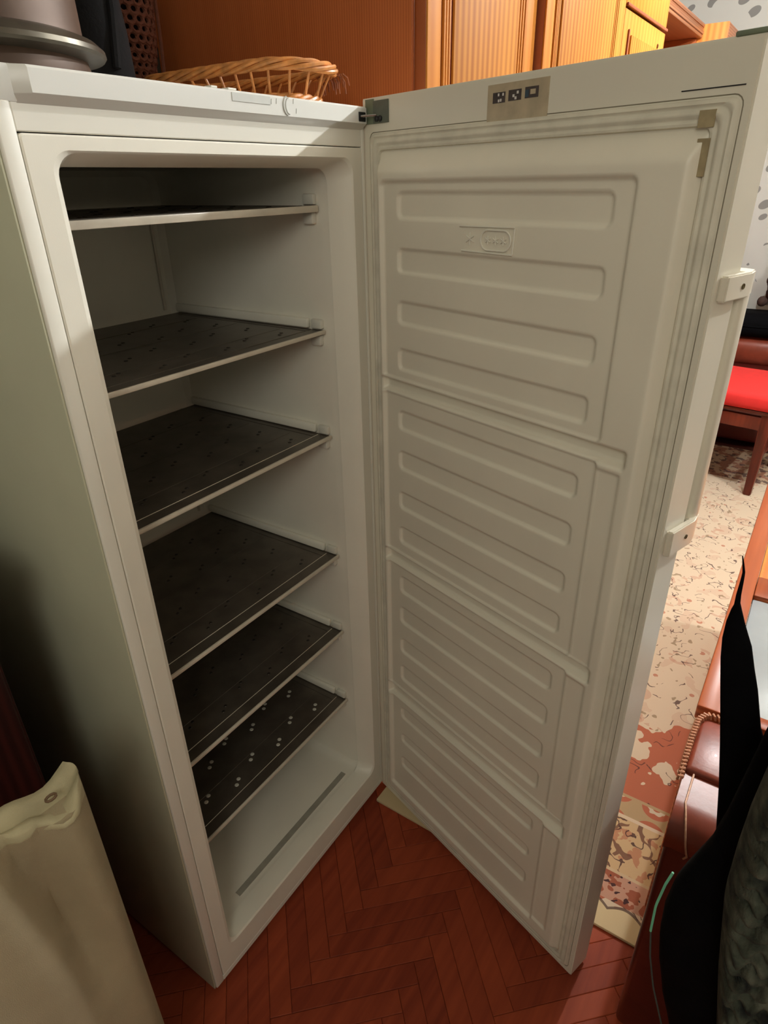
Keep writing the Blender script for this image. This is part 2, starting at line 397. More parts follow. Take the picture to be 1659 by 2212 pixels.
# ================================================================ FREEZER
W = 0.595
fz = empty('upright_freezer', (0, 0, 0), 'tall white upright freezer with its door standing open and empty shelves', 'freezer')
bm = bmesh.new()
box(bm, (0.0035, 0.0, 0.02), (0.0225, 0.58, 1.517), 0.0025, 3)
box(bm, (0.5865, 0.0, 0.02), (W, 0.58, 1.517), 0.0025, 2)
box(bm, (0.0222, 0.001, 1.491), (0.5868, 0.58, 1.517), 0.001, 1)
box(bm, (0.0222, 0.0005, 0.02), (0.5868, 0.58, 0.034), 0.001, 1)
box(bm, (0.0222, 0.555, 0.03), (0.5868, 0.58, 1.495), 0.0, 1)
build('cabinet_shell', bm, WHITE, fz)
B('side_panel', (0.0, 0.003, 0.02), (0.0034, 0.58, 1.517), plain('shaded_side_enamel', lin(196, 196, 170), 0.45, var=0.04, scale=6), fz, 0.0015)  # dimmer, greenish light on this side is put into the enamel colour
# moulded liner: face frame, rounded opening and the compartment
def L3(x0, x1, z0, z1, r, y): return [(x, y, z) for x, z in rrect(x0, x1, z0, z1, r, 8)]
bm = bmesh.new()
loft(bm, [L3(0.0232, 0.5858, 0.0345, 1.4900, 0.004, 0.006), L3(0.0234, 0.5856, 0.0347, 1.4898, 0.004, 0.0015), L3(0.025, 0.584, 0.036, 1.488, 0.004, 0.0),
          L3(0.050, 0.5605, 0.0935, 1.476, 0.022, 0.0), L3(0.0565, 0.5575, 0.0965, 1.4735, 0.024, 0.003),
          L3(0.0605, 0.549, 0.0980, 1.467, 0.024, 0.020), L3(0.0620, 0.5445, 0.0982, 1.4625, 0.024, 0.034), L3(0.0620, 0.5425, 0.0982, 1.462, 0.024, 0.040),
          L3(0.0560, 0.5470, 0.0982, 1.4645, 0.020, 0.043), L3(0.0545, 0.5450, 0.0982, 1.465, 0.018, 0.052), L3(0.0540, 0.5435, 0.0985, 1.466, 0.016, 0.060),
          L3(0.0530, 0.5415, 0.098, 1.468, 0.03, 0.30), L3(0.0540, 0.5410, 0.098, 1.468, 0.03, 0.455), L3(0.064, 0.532, 0.108, 1.458, 0.022, 0.468)], cap1=True)
build('interior_liner', bm, LINER, fz, ang=20)
# worktop slab with projecting front moulding
TZ = 1.5455
bm = bmesh.new()
box(bm, (0.0, 0.0, 1.5145), (W, 0.585, TZ), 0.002, 2)
prof = [(0.002, 1.5135), (-0.0095, 1.5215), (-0.0105, 1.5225), (-0.0105, TZ - 0.003), (-0.008, TZ - 0.0005), (0.002, TZ)]
loops = []
for x, s in ((0.028, 0.0), (0.0405, 1.0), (0.587, 1.0), (0.5935, 0.15)):
    loops.append([(x, (y * s if y < 0 else y), z) for y, z in prof])
loft(bm, loops, True, True)
build('worktop', bm, plain('white_worktop_plastic', lin(226, 226, 220), 0.3, var=0.02, scale=9), fz, ang=30)
# emblem on the worktop front: a crescent, with faint strokes
EMB = plain('embossed_emblem', lin(196, 196, 190), 0.25, var=0.05)
bm = bmesh.new()
cx, cz = 0.402, 1.5345
for rad, dx, rr_ in ((0.0105, 0, 0.0011), (0.0095, 0.004, 0.0007)):
    tube(bm, [(cx + dx + rad * 0.8 * math.cos(math.radians(a)), -0.0108, cz + rad * math.sin(math.radians(a))) for a in range(100, 271, 14)], rr_, 6)
for x, dz in ((-0.032, 0.004), (-0.022, 0.005), (0.012, 0.007), (0.017, -0.004)):
    tube(bm, [(cx + x, -0.0107, cz + dz - 0.004), (cx + x + 0.001, -0.0107, cz + dz + 0.002)], 0.0004, 5)
build('front_emblem', bm, EMB, fz)
bm = bmesh.new()
box(bm, (0.300, -0.0112, 1.5335), (0.368, -0.0104, 1.5425), 0)
build('clear_tape', bm, plain('glossy_clear_tape', lin(214, 216, 212), 0.12, var=0.04, scale=60), fz)
B('hinge_slot', (0.566, -0.0115, 1.5245), (0.584, -0.006, 1.5375), BLACKP, fz, 0.001)
# base plinth and feet
B('base_rail', (0.02, 0.05, 0.004), (0.575, 0.56, 0.021), BLACKP, fz, 0.002)
for fx in (0.04, 0.55):
    for fy in (0.05, 0.53):
        bm = bmesh.new(); lathe(bm, [(0.015, 0.0), (0.017, 0.004), (0.012, 0.010), (0.010, 0.021)], (fx, fy, 0.0), 16); build('foot', bm, BLACKP, fz)

# ---- shelves (evaporator plates), ribs and clips
SH = [1.408, 1.206, 1.005, 0.734, 0.532, 0.325]
for i, s in enumerate(SH):
    x0, x1, y0, y1 = 0.056, 0.5385, 0.062, 0.448
    bm = bmesh.new()
    box(bm, (x0, y0, s - 0.006), (x1, y1, s), 0.0012, 1)
    # folded crease behind the lip, shallow fields pressed in the plate
    sh = build('shelf', bm, DARKPLATE, fz)
    bm = bmesh.new()
    h = 0.0095 if i == 0 else 0.0062
    box(bm, (x0, y0 - 0.0045, s - h), (x1, y0 + 0.0005, s + 0.0008), 0.0012, 2)
    build('front_lip', bm, LIP, sh)
    bm = bmesh.new()
    tube(bm, [(x0 + 0.004, y0 + 0.024, s + 0.0002), (x1 - 0.008, y0 + 0.024, s + 0.0002)], 0.0006, 6)
    build('lip_crease', bm, LIP if i >= 2 else DARKPLATE, sh); bm = bmesh.new()
    tube(bm, [(x1 - 0.02, y0 + 0.024, s + 0.0002), (x1 - 0.02, y1 - 0.02, s + 0.0002)], 0.0006, 6)
    for rx in range(3):
        yy = 0.14 + rx * 0.11
        tube(bm, [(x0 + 0.02, yy, s), (x1 - 0.03, yy, s)], 0.0005, 5)
    build('pressed_crease', bm, DARKPLATE, sh)
    bm = bmesh.new()
    rnd = random.Random(i)
    for rx in range(7):
        for ry in range(4):
            for d in (0, 1):
                x = 0.085 + rx * 0.064 + d * 0.013; y = 0.105 + ry * 0.082 + (0.022 if rx % 2 else 0) + d * 0.008
                if y > 0.43: continue
                a = rnd.uniform(-0.3, 0.3); R_ = 0.0046 if i == 5 else 0.0036
                k = 8
                top = [bm.verts.new((x + R_ * 0.7 * math.cos(t * 2 * math.pi / k + a), y + R_ * 0.7 * math.sin(t * 2 * math.pi / k + a), s + 0.0011)) for t in range(k)]
                bot = [bm.verts.new((x + R_ * 1.1 * math.cos(t * 2 * math.pi / k + a), y + R_ * 1.1 * math.sin(t * 2 * math.pi / k + a), s - 0.0003)) for t in range(k)]
                for t in range(k): bm.faces.new((bot[t], bot[(t + 1) % k], top[(t + 1) % k], top[t]))
                bm.faces.new(top)
    o = build('pressed_dimple', bm, BUMPS_L if i == 5 else BUMPS, sh); o['kind'] = 'stuff'
    if i > 0:
        bm = bmesh.new()
        box(bm, (0.5325, 0.095, s + 0.0015), (0.5425, 0.452, s + 0.018), 0.003, 2)
        build('wall_rib', bm, LINER, fz)
    bm = bmesh.new()
    box(bm, (0.5335, 0.064, s + 0.0015), (0.5435, 0.088, s + 0.018), 0.0025, 2)
    build('shelf_clip', bm, FRAME_W, fz)
    bm = bmesh.new()
    box(bm, (0.5310, 0.066, s - 0.028), (0.5435, 0.088, s - 0.0095), 0.003, 2)
    build('shelf_clip', bm, FRAME_W, fz)
# refrigerant tube on the back wall, in lengths between shelves
for z0, z1, xx in ((1.212, 1.400, 0.5165), (0.742, 0.998, 0.5150)):
    bm = bmesh.new(); tube(bm, [(xx, 0.4655, z0), (xx, 0.4645, (z0 + z1) / 2), (xx, 0.4655, z1)], 0.0030, 8)
    build('capillary_tube', bm, LIP, fz)
# thin grey strip across the compartment floor
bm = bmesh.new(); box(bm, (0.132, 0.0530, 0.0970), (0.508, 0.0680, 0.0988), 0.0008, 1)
build('floor_strip', bm, plain('grey_floor_strip', lin(158, 155, 142), 0.6, var=0.1, scale=40), fz)

# ---- door (inner face towards the viewer), local frame: u along the door, t outward, z up
TH = 1.2688816520906319
DW = 0.602
D = Vector((-math.cos(TH), -math.sin(TH), 0)); Nn = Vector((math.sin(TH), -math.cos(TH), 0)); O = Vector((W - 0.0002, -0.0018, 0))
MD = Matrix(((D.x, Nn.x, 0, O.x), (D.y, Nn.y, 0, O.y), (0, 0, 1, 0), (0, 0, 0, 1)))   # columns: u, t, z
ZB, ZT, T = 0.010, 1.5566, 0.062
door = empty('door', (0, 0, 0), None, None); door.parent = fz
bm = bmesh.new(); box(bm, (-0.006, 0, ZB), (DW, T, ZT), 0.0, 1)
bmesh.ops.bevel(bm, geom=[e for e in bm.edges if all(abs(v.co.y - T) < 1e-5 for v in e.verts)], offset=0.010, segments=4, affect='EDGES')
bmesh.ops.bevel(bm, geom=[e for e in bm.edges if all(v.co.y < 1e-5 for v in e.verts)], offset=0.002, segments=2, affect='EDGES')
bm.transform(MD); build('door_panel', bm, plain('white_door_enamel', lin(230, 224, 207), 0.35, var=0.03, scale=6), door, ang=30)
# gasket frame
def DL(u0, u1, z0, z1, r, t): return [MD @ Vector((u, t, z)) for u, z in rrect(u0, u1, z0, z1, r, 4)]
bm = bmesh.new()
gl = []
prof = [(0.0, 0.0005), (0.002, -0.0035), (0.006, -0.0050), (0.009, -0.0030), (0.011, -0.0030), (0.014, -0.0058), (0.018, -0.0060), (0.021, -0.0030), (0.0235, -0.003), (0.026, -0.0050), (0.029, -0.0045), (0.0305, 0.0005)]
for d_, t in prof: gl.append(DL(0.014 + d_ * 0.8, 0.5915 - d_ * 0.8, 0.026 + d_ * 0.8, 1.5085 - d_ * 0.8, 0.010, t))
loft(bm, gl); build('gasket', bm, GASKET, door, ang=50)
bm = bmesh.new(); tube(bm, DL(0.0125, 0.5930, 0.0245, 1.5100, 0.010, -0.0001), 0.0006, 5, closed=True)
build('gasket_gap', bm, plain('dark_gap', lin(130, 122, 104), 0.8), door)
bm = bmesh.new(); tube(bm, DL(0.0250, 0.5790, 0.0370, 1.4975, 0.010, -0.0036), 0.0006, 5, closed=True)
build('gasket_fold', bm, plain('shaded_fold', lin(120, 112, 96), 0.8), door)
# moulded inner panel as a relief surface
U0, U1, Z0_, Z1_ = 0.0375, 0.5680, 0.0500, 1.4850
SECT = [(0.056, 0.502, 1.133, 1.441, 0.008), (0.056, 0.502, 0.778, 1.106, 0.006), (0.058, 0.502, 0.419, 0.747, 0.006), (0.059, 0.502, 0.090, 0.383, 0.006)]
SIDE = [(0.5035, 0.538, 0.778, 1.098, 0.003), (0.5035, 0.538, 0.419, 0.741, 0.003), (0.5035, 0.538, 0.100, 0.377, 0.003)]
CHAN = [(0.050, 0.542, 1.108, 1.131, 0.003), (0.050, 0.542, 0.7495, 0.7755, 0.003), (0.052, 0.542, 0.386, 0.4165, 0.003)]
BARS = []
for zt, zb in ((1.426, 1.390), (1.345, 1.310), (1.264, 1.229), (1.186, 1.151), (1.075, 1.041), (0.998, 0.963), (0.914, 0.880), (0.838, 0.803), (0.722, 0.684), (0.645, 0.606), (0.562, 0.526), (0.487, 0.447), (0.361, 0.330), (0.278, 0.253), (0.202, 0.170)):
    BARS.append((0.0925, 0.4735, zb, zt, 0.009))
def relief(u, z):
    p = 0.0
    d = min(u - U0, U1 - u); p = 0.018 * sstep(-0.001, 0.013, d)
    p = min(p, 0.018 * sstep(-0.001, 0.034, Z1_ - z), 0.018 * sstep(-0.001, 0.020, z - Z0_))
    for r in SECT:
        if r[2] - 0.01 < z < r[3] + 0.01: p -= 0.0060 * (1 - sstep(-0.0030, 0.0030, sd_rr(u, z, r)))
    for r in SIDE:
        if r[2] - 0.01 < z < r[3] + 0.01: p -= 0.0035 * (1 - sstep(-0.0030, 0.0030, sd_rr(u, z, r)))
    for r in CHAN:
        if r[2] - 0.01 < z < r[3] + 0.01: p -= 0.0135 * (1 - sstep(-0.006, 0.0030, sd_rr(u, z, r)))
    for r in BARS:
        if r[2] - 0.01 < z < r[3] + 0.01: p -= 0.0042 * (1 - sstep(-0.0022, 0.0022, sd_rr(u, z, r)))
    return p
nu, nz_ = 190, 560
import numpy as np
us = [U0 + (U1 - U0) * i / nu for i in range(nu + 1)]; zs = [Z0_ + (Z1_ - Z0_) * j / nz_ for j in range(nz_ + 1)]
co = []
for z in zs:
    for u in us:
        q = MD @ Vector((u, -relief(u, z) + 0.0006, z)); co.append((q.x, q.y, q.z))
fa = [(j * (nu + 1) + i, j * (nu + 1) + i + 1, (j + 1) * (nu + 1) + i + 1, (j + 1) * (nu + 1) + i) for j in range(nz_) for i in range(nu)]
me = bpy.data.meshes.new('inner_panel'); me.from_pydata(co, [], fa); me.update()
me.polygons.foreach_set('use_smooth', [True] * len(me.polygons))
link_mesh('inner_panel', me, plain('beige_white_door_liner', lin(236, 229, 211), 0.42, var=0.03, scale=7, bump=0.04, bscale=700), door)
# raised freezer symbol: one star, and three stars in a rounded frame
bm = bmesh.new()
tz = -0.0128
def T3(u, z): return MD @ Vector((u, tz, z))
def tub(pts, r=0.0012): tube(bm, [T3(u, z) for u, z in pts], r, 6)
tub([(0.231, 1.3835), (0.333, 1.3845)]); tub([(0.236, 1.3515), (0.331, 1.3505)]); tub([(0.333, 1.3835), (0.331, 1.351)])
ov = [(x, z) for x, z in rrect(0.273, 0.327, 1.3545, 1.3800, 0.0125, 6)]
tube(bm, [T3(u, z) for u, z in ov], 0.0012, 6, closed=True)
def star(cu, cz, r):
    for k in range(3):
        a = math.pi * k / 3 + math.pi / 2
        tub([(cu - r * math.cos(a), cz - r * math.sin(a)), (cu + r * math.cos(a), cz + r * math.sin(a))], 0.0008)
star(0.252, 1.3675, 0.0085)
for cu in (0.286, 0.300, 0.314): star(cu, 1.3672, 0.0055)
build('star_emblem', bm, LINER, door)
def plate(name, u0, u1, z0, z1, mat, t0=-0.0007, t1=0.0002, par=door):
    bm = bmesh.new(); box(bm, (u0, t0, z0), (u1, t1, z1), 0); bm.transform(MD); return build(name, bm, mat, par)
plate('hinge_bracket', 0.024, 0.060, 1.5215, 1.5515, BRACKET, -0.0022)
plate('bracket_tab', 0.004, 0.024, 1.5215, 1.5545, CAPM, -0.0016)
for cu in (0.0335, 0.0420):
    bm = bmesh.new(); lathe(bm, [(0.0040, 0.0), (0.0042, 0.002), (0.002, 0.0030)], (0, 0, 0), 12)
    bm.transform(MD @ Matrix.Translation((cu, -0.0020, 1.5275)) @ Matrix.Rotation(math.radians(90), 4, 'X')); build('screw', bm, BLACKP, door)
bm = bmesh.new()
pa = Vector((0.571, -0.010, 1.5315)); pb = MD @ Vector((0.034, -0.004, 1.5325))
tube(bm, [pa, (pa + pb) / 2 + Vector((0, -0.001, 0)), pb], 0.0016, 8); build('hinge_rod', bm, STEEL, door)
plate('stained_tape', 0.262, 0.360, 1.508, 1.548, TAPE)
for k, (u0, mt) in enumerate(((0.2715, PICTO), (0.2975, PICTO), (0.3240, PICTO))):
    o = plate('pictogram_label', u0, u0 + 0.0205, 1.5275 + k * 0.0007, 1.5390 + k * 0.0007, mt, -0.0012)
    zc = 1.5330 + k * 0.0007
    if k == 0:
        for du, dz in ((0.0085, 0.003), (0.016, 0.003), (0.0125, -0.003), (0.009, -0.0035)): plate('pictogram_mark', u0 + du, u0 + du + 0.0024, zc + dz - 0.0012, zc + dz + 0.0018, PICTOW, -0.0015, -0.001)
    elif k == 1:
        for du, dz in ((0.007, -0.001), (0.0135, 0.0022), (0.0105, -0.0035)): plate('pictogram_mark', u0 + du, u0 + du + 0.003, zc + dz - 0.0010, zc + dz + 0.0020, PICTOW, -0.0015, -0.001)
    else:
        plate('pictogram_mark', u0 + 0.0085, u0 + 0.0165, zc - 0.0020, zc + 0.0032, TAPE, -0.0015, -0.001)
        plate('pictogram_mark', u0 + 0.0005, u0 + 0.006, zc - 0.0045, zc + 0.003, PICTOB, -0.0015, -0.001)
plate('glue_stain', 0.5545, 0.5710, 1.4835, 1.4985, STAIN, -0.0068, -0.0050)
plate('glue_stain', 0.5575, 0.5700, 1.4400, 1.4740, STAIN, -0.0068, -0.0050)
plate('seam_line', 0.528, 0.592, 1.5165, 1.5175, BLACKP)
bm = bmesh.new(); box(bm, (0.572, 0.0, ZT - 0.001), (0.603, T - 0.004, ZT + 0.004), 0.0018, 2); bm.transform(MD); build('corner_cap', bm, CAPM, door)
# handle: two brackets screwed on the free edge and a long bar
bm = bmesh.new(); box(bm, (DW - 0.034, 0.066, 1.000), (DW + 0.003, 0.089, 1.342), 0.007, 3); bm.transform(MD)
hb = build('handle', bm, plain('white_handle_plastic', lin(226, 218, 200), 0.3, var=0.03, scale=10), door)
for zc in (1.332, 1.016):
    bm = bmesh.new(); hh = 0.0135 if zc > 1.2 else 0.0185
    prof = [(DW, 0.009), (DW + 0.0085, 0.011), (DW + 0.0085, 0.066), (DW + 0.001, 0.090), (DW - 0.012, 0.0945), (DW - 0.020, 0.094), (DW - 0.020, 0.0615), (DW, 0.0615)]
    loft(bm, [[(u, t, zc - hh) for u, t in prof], [(u, t, zc + hh) for u, t in prof]], True, True)
    bmesh.ops.recalc_face_normals(bm, faces=bm.faces)
    bmesh.ops.bevel(bm, geom=list(bm.edges), offset=0.0015, segments=2, affect='EDGES')
    bm.transform(MD); build('handle_bracket', bm, plain('white_bracket_plastic', lin(224, 216, 198), 0.3, var=0.03, scale=10), door)
    bm = bmesh.new(); lathe(bm, [(0.0032, 0.0), (0.0032, 0.0012), (0.0018, 0.0006)], (0, 0, 0), 12)
    bm.transform(MD @ Matrix.Translation((DW + 0.0082, 0.048, zc)) @ Matrix.Rotation(math.radians(90), 4, 'Y')); build('handle_screw', bm, plain('brass_screw', lin(96, 84, 50), 0.4, metal=0.7), door)

# ================================================================ ON TOP OF THE FREEZER
pot = empty('metal_pot', (0.105, 0.20, TZ + 0.0006), 'tarnished round metal pot with a wide flared rim, standing on top of the freezer', 'pot')
c = (0, 0, 0)
bm = bmesh.new(); lathe(bm, [(0.110, 0.0), (0.124, 0.002), (0.126, 0.016), (0.123, 0.030)], c, 64); build('pot_base', bm, POTM, pot)
bm = bmesh.new(); lathe(bm, [(0.122, 0.026), (0.143, 0.030), (0.1455, 0.033), (0.1445, 0.038), (0.136, 0.0455), (0.124, 0.050)], c, 64); build('pot_rim', bm, POTR, pot)
bm = bmesh.new(); lathe(bm, [(0.1235, 0.048), (0.1225, 0.056), (0.121, 0.14), (0.122, 0.30), (0.118, 0.303)], c, 64); build('pot_body', bm, POTM, pot)

# crocheted bag: real knotted net around a dark filling
cb = empty('crocheted_bag', (0.522, 0.462, TZ + 0.0006), 'brown crocheted net bag standing upright behind the wicker basket', 'bag')
def bagr(z): return 0.030 + 0.018 * sstep(0, 0.14, z) + 0.010 * sstep(0.1, 0.3, z)
bm = bmesh.new()
cols, rows = 22, 24
for r in range(rows):
    for k in range(cols):
        a = 2 * math.pi * (k + 0.5 * (r % 2)) / cols; z = 0.008 + r * 0.0128; R_ = bagr(z)
        rad = math.pi * R_ / cols * 1.02
        pts = []
        for t in range(8):
            b_ = 2 * math.pi * t / 8; da = rad * math.cos(b_) / R_; dz = rad * 1.05 * math.sin(b_)
            pts.append(((R_ + 0.001) * 1.15 * math.cos(a + da), (R_ + 0.001) * math.sin(a + da), z + dz))
        tube(bm, pts, 0.0038, 6, closed=True)
o = build('crochet_net', bm, CROCHET, cb)
bm = bmesh.new(); lathe(bm, [(bagr(z) * 0.9, z) for z in (0.0, 0.02, 0.06, 0.1, 0.15, 0.2, 0.25, 0.31)], (0, 0, 0), 24); build('bag_lining', bm, BROWNC, cb)
bm = bmesh.new(); tube(bm, [(0.047, -0.034, 0.004), (0.055, -0.030, 0.07), (0.060, -0.028, 0.14), (0.062, -0.026, 0.30)], 0.0032, 6); build('bag_strap', bm, CROCHET, cb)

dn = empty('dark_bundle', (0.362, 0.38, TZ + 0.0006), 'near-black cloth bundle between the metal pot and the crocheted bag', 'cloth')
bm = bmesh.new()
lp = []
for z, rx, ry in ((0, 0.056, 0.10), (0.03, 0.064, 0.11), (0.10, 0.062, 0.11), (0.18, 0.058, 0.10), (0.26, 0.055, 0.09), (0.33, 0.045, 0.07)):
    lp.append([(rx * math.cos(2 * math.pi * k / 32) * (1 + 0.06 * math.sin(5 * 2 * math.pi * k / 32 + z * 20)), ry * math.sin(2 * math.pi * k / 32), z) for k in range(32)])
loft(bm, lp, True, True); build('bundle_body', bm, NAVY, dn)
bm = bmesh.new(); tube(bm, [(0.02 * math.cos(t) + 0.0, -0.098 + 0.0, 0.20 + 0.0 * t) for t in (0, 1)] + [(0.0, -0.11, 0.12), (-0.01, -0.112, 0.05)], 0.006, 8); build('bundle_fold', bm, NAVY, dn)

# wicker bread basket
bk = empty('wicker_basket', (0.537, 0.210, TZ + 0.0006), 'honey-coloured wicker bread basket lying on the front corner of the freezer top', 'basket')
def ring_pt(s, hx, hy, z, r, ns=1.0):
    # rounded rectangle path param s in 0..1
    P_ = rrect(-hx, hx, -hy, hy, min(r, hx * 0.98), 10)
    L = [0]
    for i in range(len(P_)): 
        q = P_[(i + 1) % len(P_)]; L.append(L[-1] + math.dist(P_[i], q))
    d = (s % 1.0) * L[-1]
    for i in range(len(P_)):
        if L[i + 1] >= d:
            t = (d - L[i]) / max(1e-9, L[i + 1] - L[i]); q = P_[(i + 1) % len(P_)]
            a = (P_[i][0] * (1 - t) + q[0] * t, P_[i][1] * (1 - t) + q[1] * t); break
    return Vector((a[0], a[1], z))
def rope(parent, name, hx, hy, z, r, R_, rs, turns, strands, mat, flat=1.0, tilt=0.0):
    for k in range(strands):
        bm = bmesh.new(); pts = []; n = 360
        for i in range(n):
            s = i / n; p = ring_pt(s, hx, hy, z, r); nrm = Vector((p.x / hx ** 2, p.y / hy ** 2, 0)).normalized()
            a = 2 * math.pi * (turns * s + k / strands)
            lift = tilt * p.y
            pts.append(p + nrm * R_ * math.cos(a) + Vector((0, 0, R_ * flat * math.sin(a) + lift)))
        tube(bm, pts, rs, 7, closed=True); build(name, bm, mat, parent)
rope(bk, 'rim_strand', 0.073, 0.172, 0.0500, 0.06, 0.0054, 0.0032, 5, 5, WICKER, 1.0, 0.0)
rope(bk, 'base_strand', 0.054, 0.148, 0.0090, 0.045, 0.0045, 0.0036, 9, 4, WICKER, 1.0)
bm = bmesh.new()
lathe(bm, [(0.99, 0.0), (1.0, 0.006)], (0, 0, 0), 40)
bm.transform(Matrix.Diagonal((0.052, 0.146, 1, 1))); build('basket_bottom', bm, WICKER_D, bk)
for i in range(26):
    s = (i + 0.5) / 26
    a = ring_pt(s, 0.054, 0.148, 0.010, 0.045); b = ring_pt(s + 0.004, 0.071, 0.170, 0.050, 0.06)
    bm = bmesh.new(); tube(bm, [a, (a + b) / 2 + (b - a).cross(Vector((0, 0, 1))) * 0.02, b], 0.0020, 6); build('basket_stake', bm, WICKER, bk)
bm = bmesh.new()
for k in range(14):                                   # frayed wicker ends at the near corner
    a = Vector((0.066, -0.135, 0.048)); ang = random.uniform(-0.6, 0.9)
    e = a + Vector((0.010 + 0.008 * random.random(), 0.004 * k - 0.03, -0.010 - 0.016 * random.random()))
    tube(bm, [a + Vector((0, 0.004 * k - 0.03, 0)), (a + e) / 2 + Vector((0.004, 0.002 * k - 0.015, 0.003)), e], 0.0014, 5)
o = build('frayed_wicker', bm, WICKER_D, bk); o['kind'] = 'stuff'
for x, ww in ((0.272, 0.010), (0.300, 0.014)):
    t_ = B('paper_scrap', (x, -0.006, TZ), (x + ww, 0.006, TZ + 0.0022), WHITE, None, 0.0005, 1)
    tag(t_, 'tiny white tape scrap on the freezer top edge, ' + ('nearer the pot' if x < 0.28 else 'nearer the hinge'), 'tape', 'tape scraps on the freezer top')

# ================================================================ WARDROBE
wr = empty('wardrobe', (0.70, 0.0, 0.0), 'large striped honey-coloured wood wardrobe standing behind the freezer', 'wardrobe')
def WB(name, a, b, mat, bev=0.002): 
    o = B(name, (a[0] - 0.70, a[1], a[2]), (b[0] - 0.70, b[1], b[2]), mat, wr, bev); return o
WB('carcass', (0.745, 0.0, 0.0), (2.225, 0.63, 2.20), SIDEW, 0.002)
WB('side_panel', (0.738, -0.001, 0.0), (0.7445, 0.63, 2.20), SIDEW, 0.001)
WB('cornice', (0.725, -0.05, 2.20), (2.24, 0.63, 2.26), ZEB2, 0.004)
def wdoor(x0, x1, y, first=False):
    d = empty('door', (0, 0, 0), None, None); d.parent = wr
    def q(name, a, b, mat, bev=0.001): return B(name, (a[0] - 0.70, a[1], a[2]), (b[0] - 0.70, b[1], b[2]), mat, d, bev)
    zt = 2.16
    q('door_leaf', (x0, y, 0.08), (x1, -0.001, zt), GROOVE, 0.001)
    q('stile', (x0, y - 0.004, 0.08), (x0 + 0.045, y - 0.0002, zt), ZEB2)
    q('stile', (x1 - 0.050, y - 0.004, 0.08), (x1, y - 0.0002, zt), ZEB2)
    w = x1 - x0
    q('center_panel', (x0 + 0.090, y - 0.005, 0.14), (x1 - 0.088, y - 0.0002, zt - 0.06), ZEB)
    for k in range(3):
        q('molding', (x0 + 0.052 + k * 0.011, y - 0.006 + 0.001 * k, 0.12), (x0 + 0.058 + k * 0.011, y - 0.0002, zt - 0.04), ZEB2, 0.0015)
        q('molding', (x1 - 0.060 - k * 0.010, y - 0.006 + 0.001 * k, 0.12), (x1 - 0.054 - k * 0.010, y - 0.0002, zt - 0.04), ZEB2, 0.0015)
    q('rail', (x0 + 0.045, y - 0.004, zt - 0.05), (x1 - 0.05, y - 0.0002, zt), ZEB2)
    return d
wdoor(0.7466, 1.196, -0.022)
wdoor(1.206, 1.750, -0.040)
# end section: upper flap above a lower door, joined by a slanting molding line
d3 = empty('door', (0, 0, 0), None, None); d3.parent = wr
B('door_leaf', (1.768 - 0.70, -0.040, 0.08), (2.220 - 0.70, -0.001, 1.842), ZEB2, d3, 0.003)
B('molding', (1.81 - 0.70, -0.045, 0.14), (1.818 - 0.70, -0.0405, 1.80), GROOVE, d3, 0.001)
B('center_panel', (1.838 - 0.70, -0.045, 0.14), (2.18 - 0.70, -0.0405, 1.790), ZEB, d3, 0.001)
d4 = empty('upper_door', (0, 0, 0), None, None); d4.parent = wr
B('door_leaf', (1.768 - 0.70, -0.040, 1.850), (2.220 - 0.70, -0.001, 2.16), ZEB2, d4, 0.003)
B('molding', (1.768 - 0.70, -0.046, 1.846), (2.220 - 0.70, -0.0405, 1.853), GROOVE, d4, 0.001)
bm = bmesh.new(); lathe(bm, [(0.006, 0.0), (0.006, 0.003), (0.003, 0.004)], (0, 0, 0), 12); bm.transform(Matrix.Translation((1.44, -0.040, 1.80)) @ Matrix.Rotation(math.radians(90), 4, 'X')); build('knob', bm, plain('brass', lin(120, 80, 40), 0.3, metal=0.8), d3)

# lower shelf unit to the right of the wardrobe
bc = empty('shelf_unit', (2.24, 0.1, 0.0), 'open wooden shelf unit with a thick grooved top board, beside the wardrobe', 'shelving')
def SB(name, a, b, mat, bev=0.002): return B(name, (a[0] - 2.24, a[1] - 0.1, a[2]), (b[0] - 2.24, b[1] - 0.1, b[2]), mat, bc, bev)
for k, zz in enumerate((1.998, 2.011, 2.024, 2.037)):
    SB('top_board', (2.242, 0.10 - (0.004 if k % 2 else 0), zz), (3.452, 0.62, zz + 0.0135), BOARDW, 0.0015)
SB('back_board', (2.242, 0.60, 0.0), (3.452, 0.62, 1.998), SIDEW)
SB('side_board', (2.242, 0.12, 0.0), (2.262, 0.60, 1.998), SIDEW)
SB('side_board', (3.430, 0.12, 0.0), (3.452, 0.60, 1.998), SIDEW)
for zz in (0.06, 0.55, 1.05, 1.62): SB('shelf_board', (2.262, 0.12, zz), (3.430, 0.60, zz + 0.022), SIDEW)
bx = empty('brown_box', (2.86, 0.17, 1.642), 'small tan cardboard box in the shelf unit beside the wardrobe', 'box')
B('box_body', (0, 0, 0), (0.15, 0.16, 0.30), plain('tan_card', lin(176, 130, 88), 0.8), bx)
B('box_lid', (-0.004, -0.004, 0.30), (0.154, 0.164, 0.315), plain('tan_card_lid', lin(160, 116, 80), 0.8), bx)
bx = empty('grey_vase', (2.74, 0.18, 1.642), 'pale grey vase next to the tan box in the shelf unit', 'vase')
bm = bmesh.new(); lathe(bm, [(0.03, 0), (0.045, 0.04), (0.04, 0.14), (0.02, 0.2), (0.026, 0.24)], (0, 0.05, 0), 24); build('vase_body', bm, plain('pale_glaze', lin(170, 165, 175), 0.2), bx)
bm = bmesh.new(); lathe(bm, [(0.026, 0.24), (0.030, 0.245), (0.026, 0.25)], (0, 0.05, 0), 24); build('vase_lip', bm, plain('pale_glaze_lip', lin(190, 185, 195), 0.2), bx)

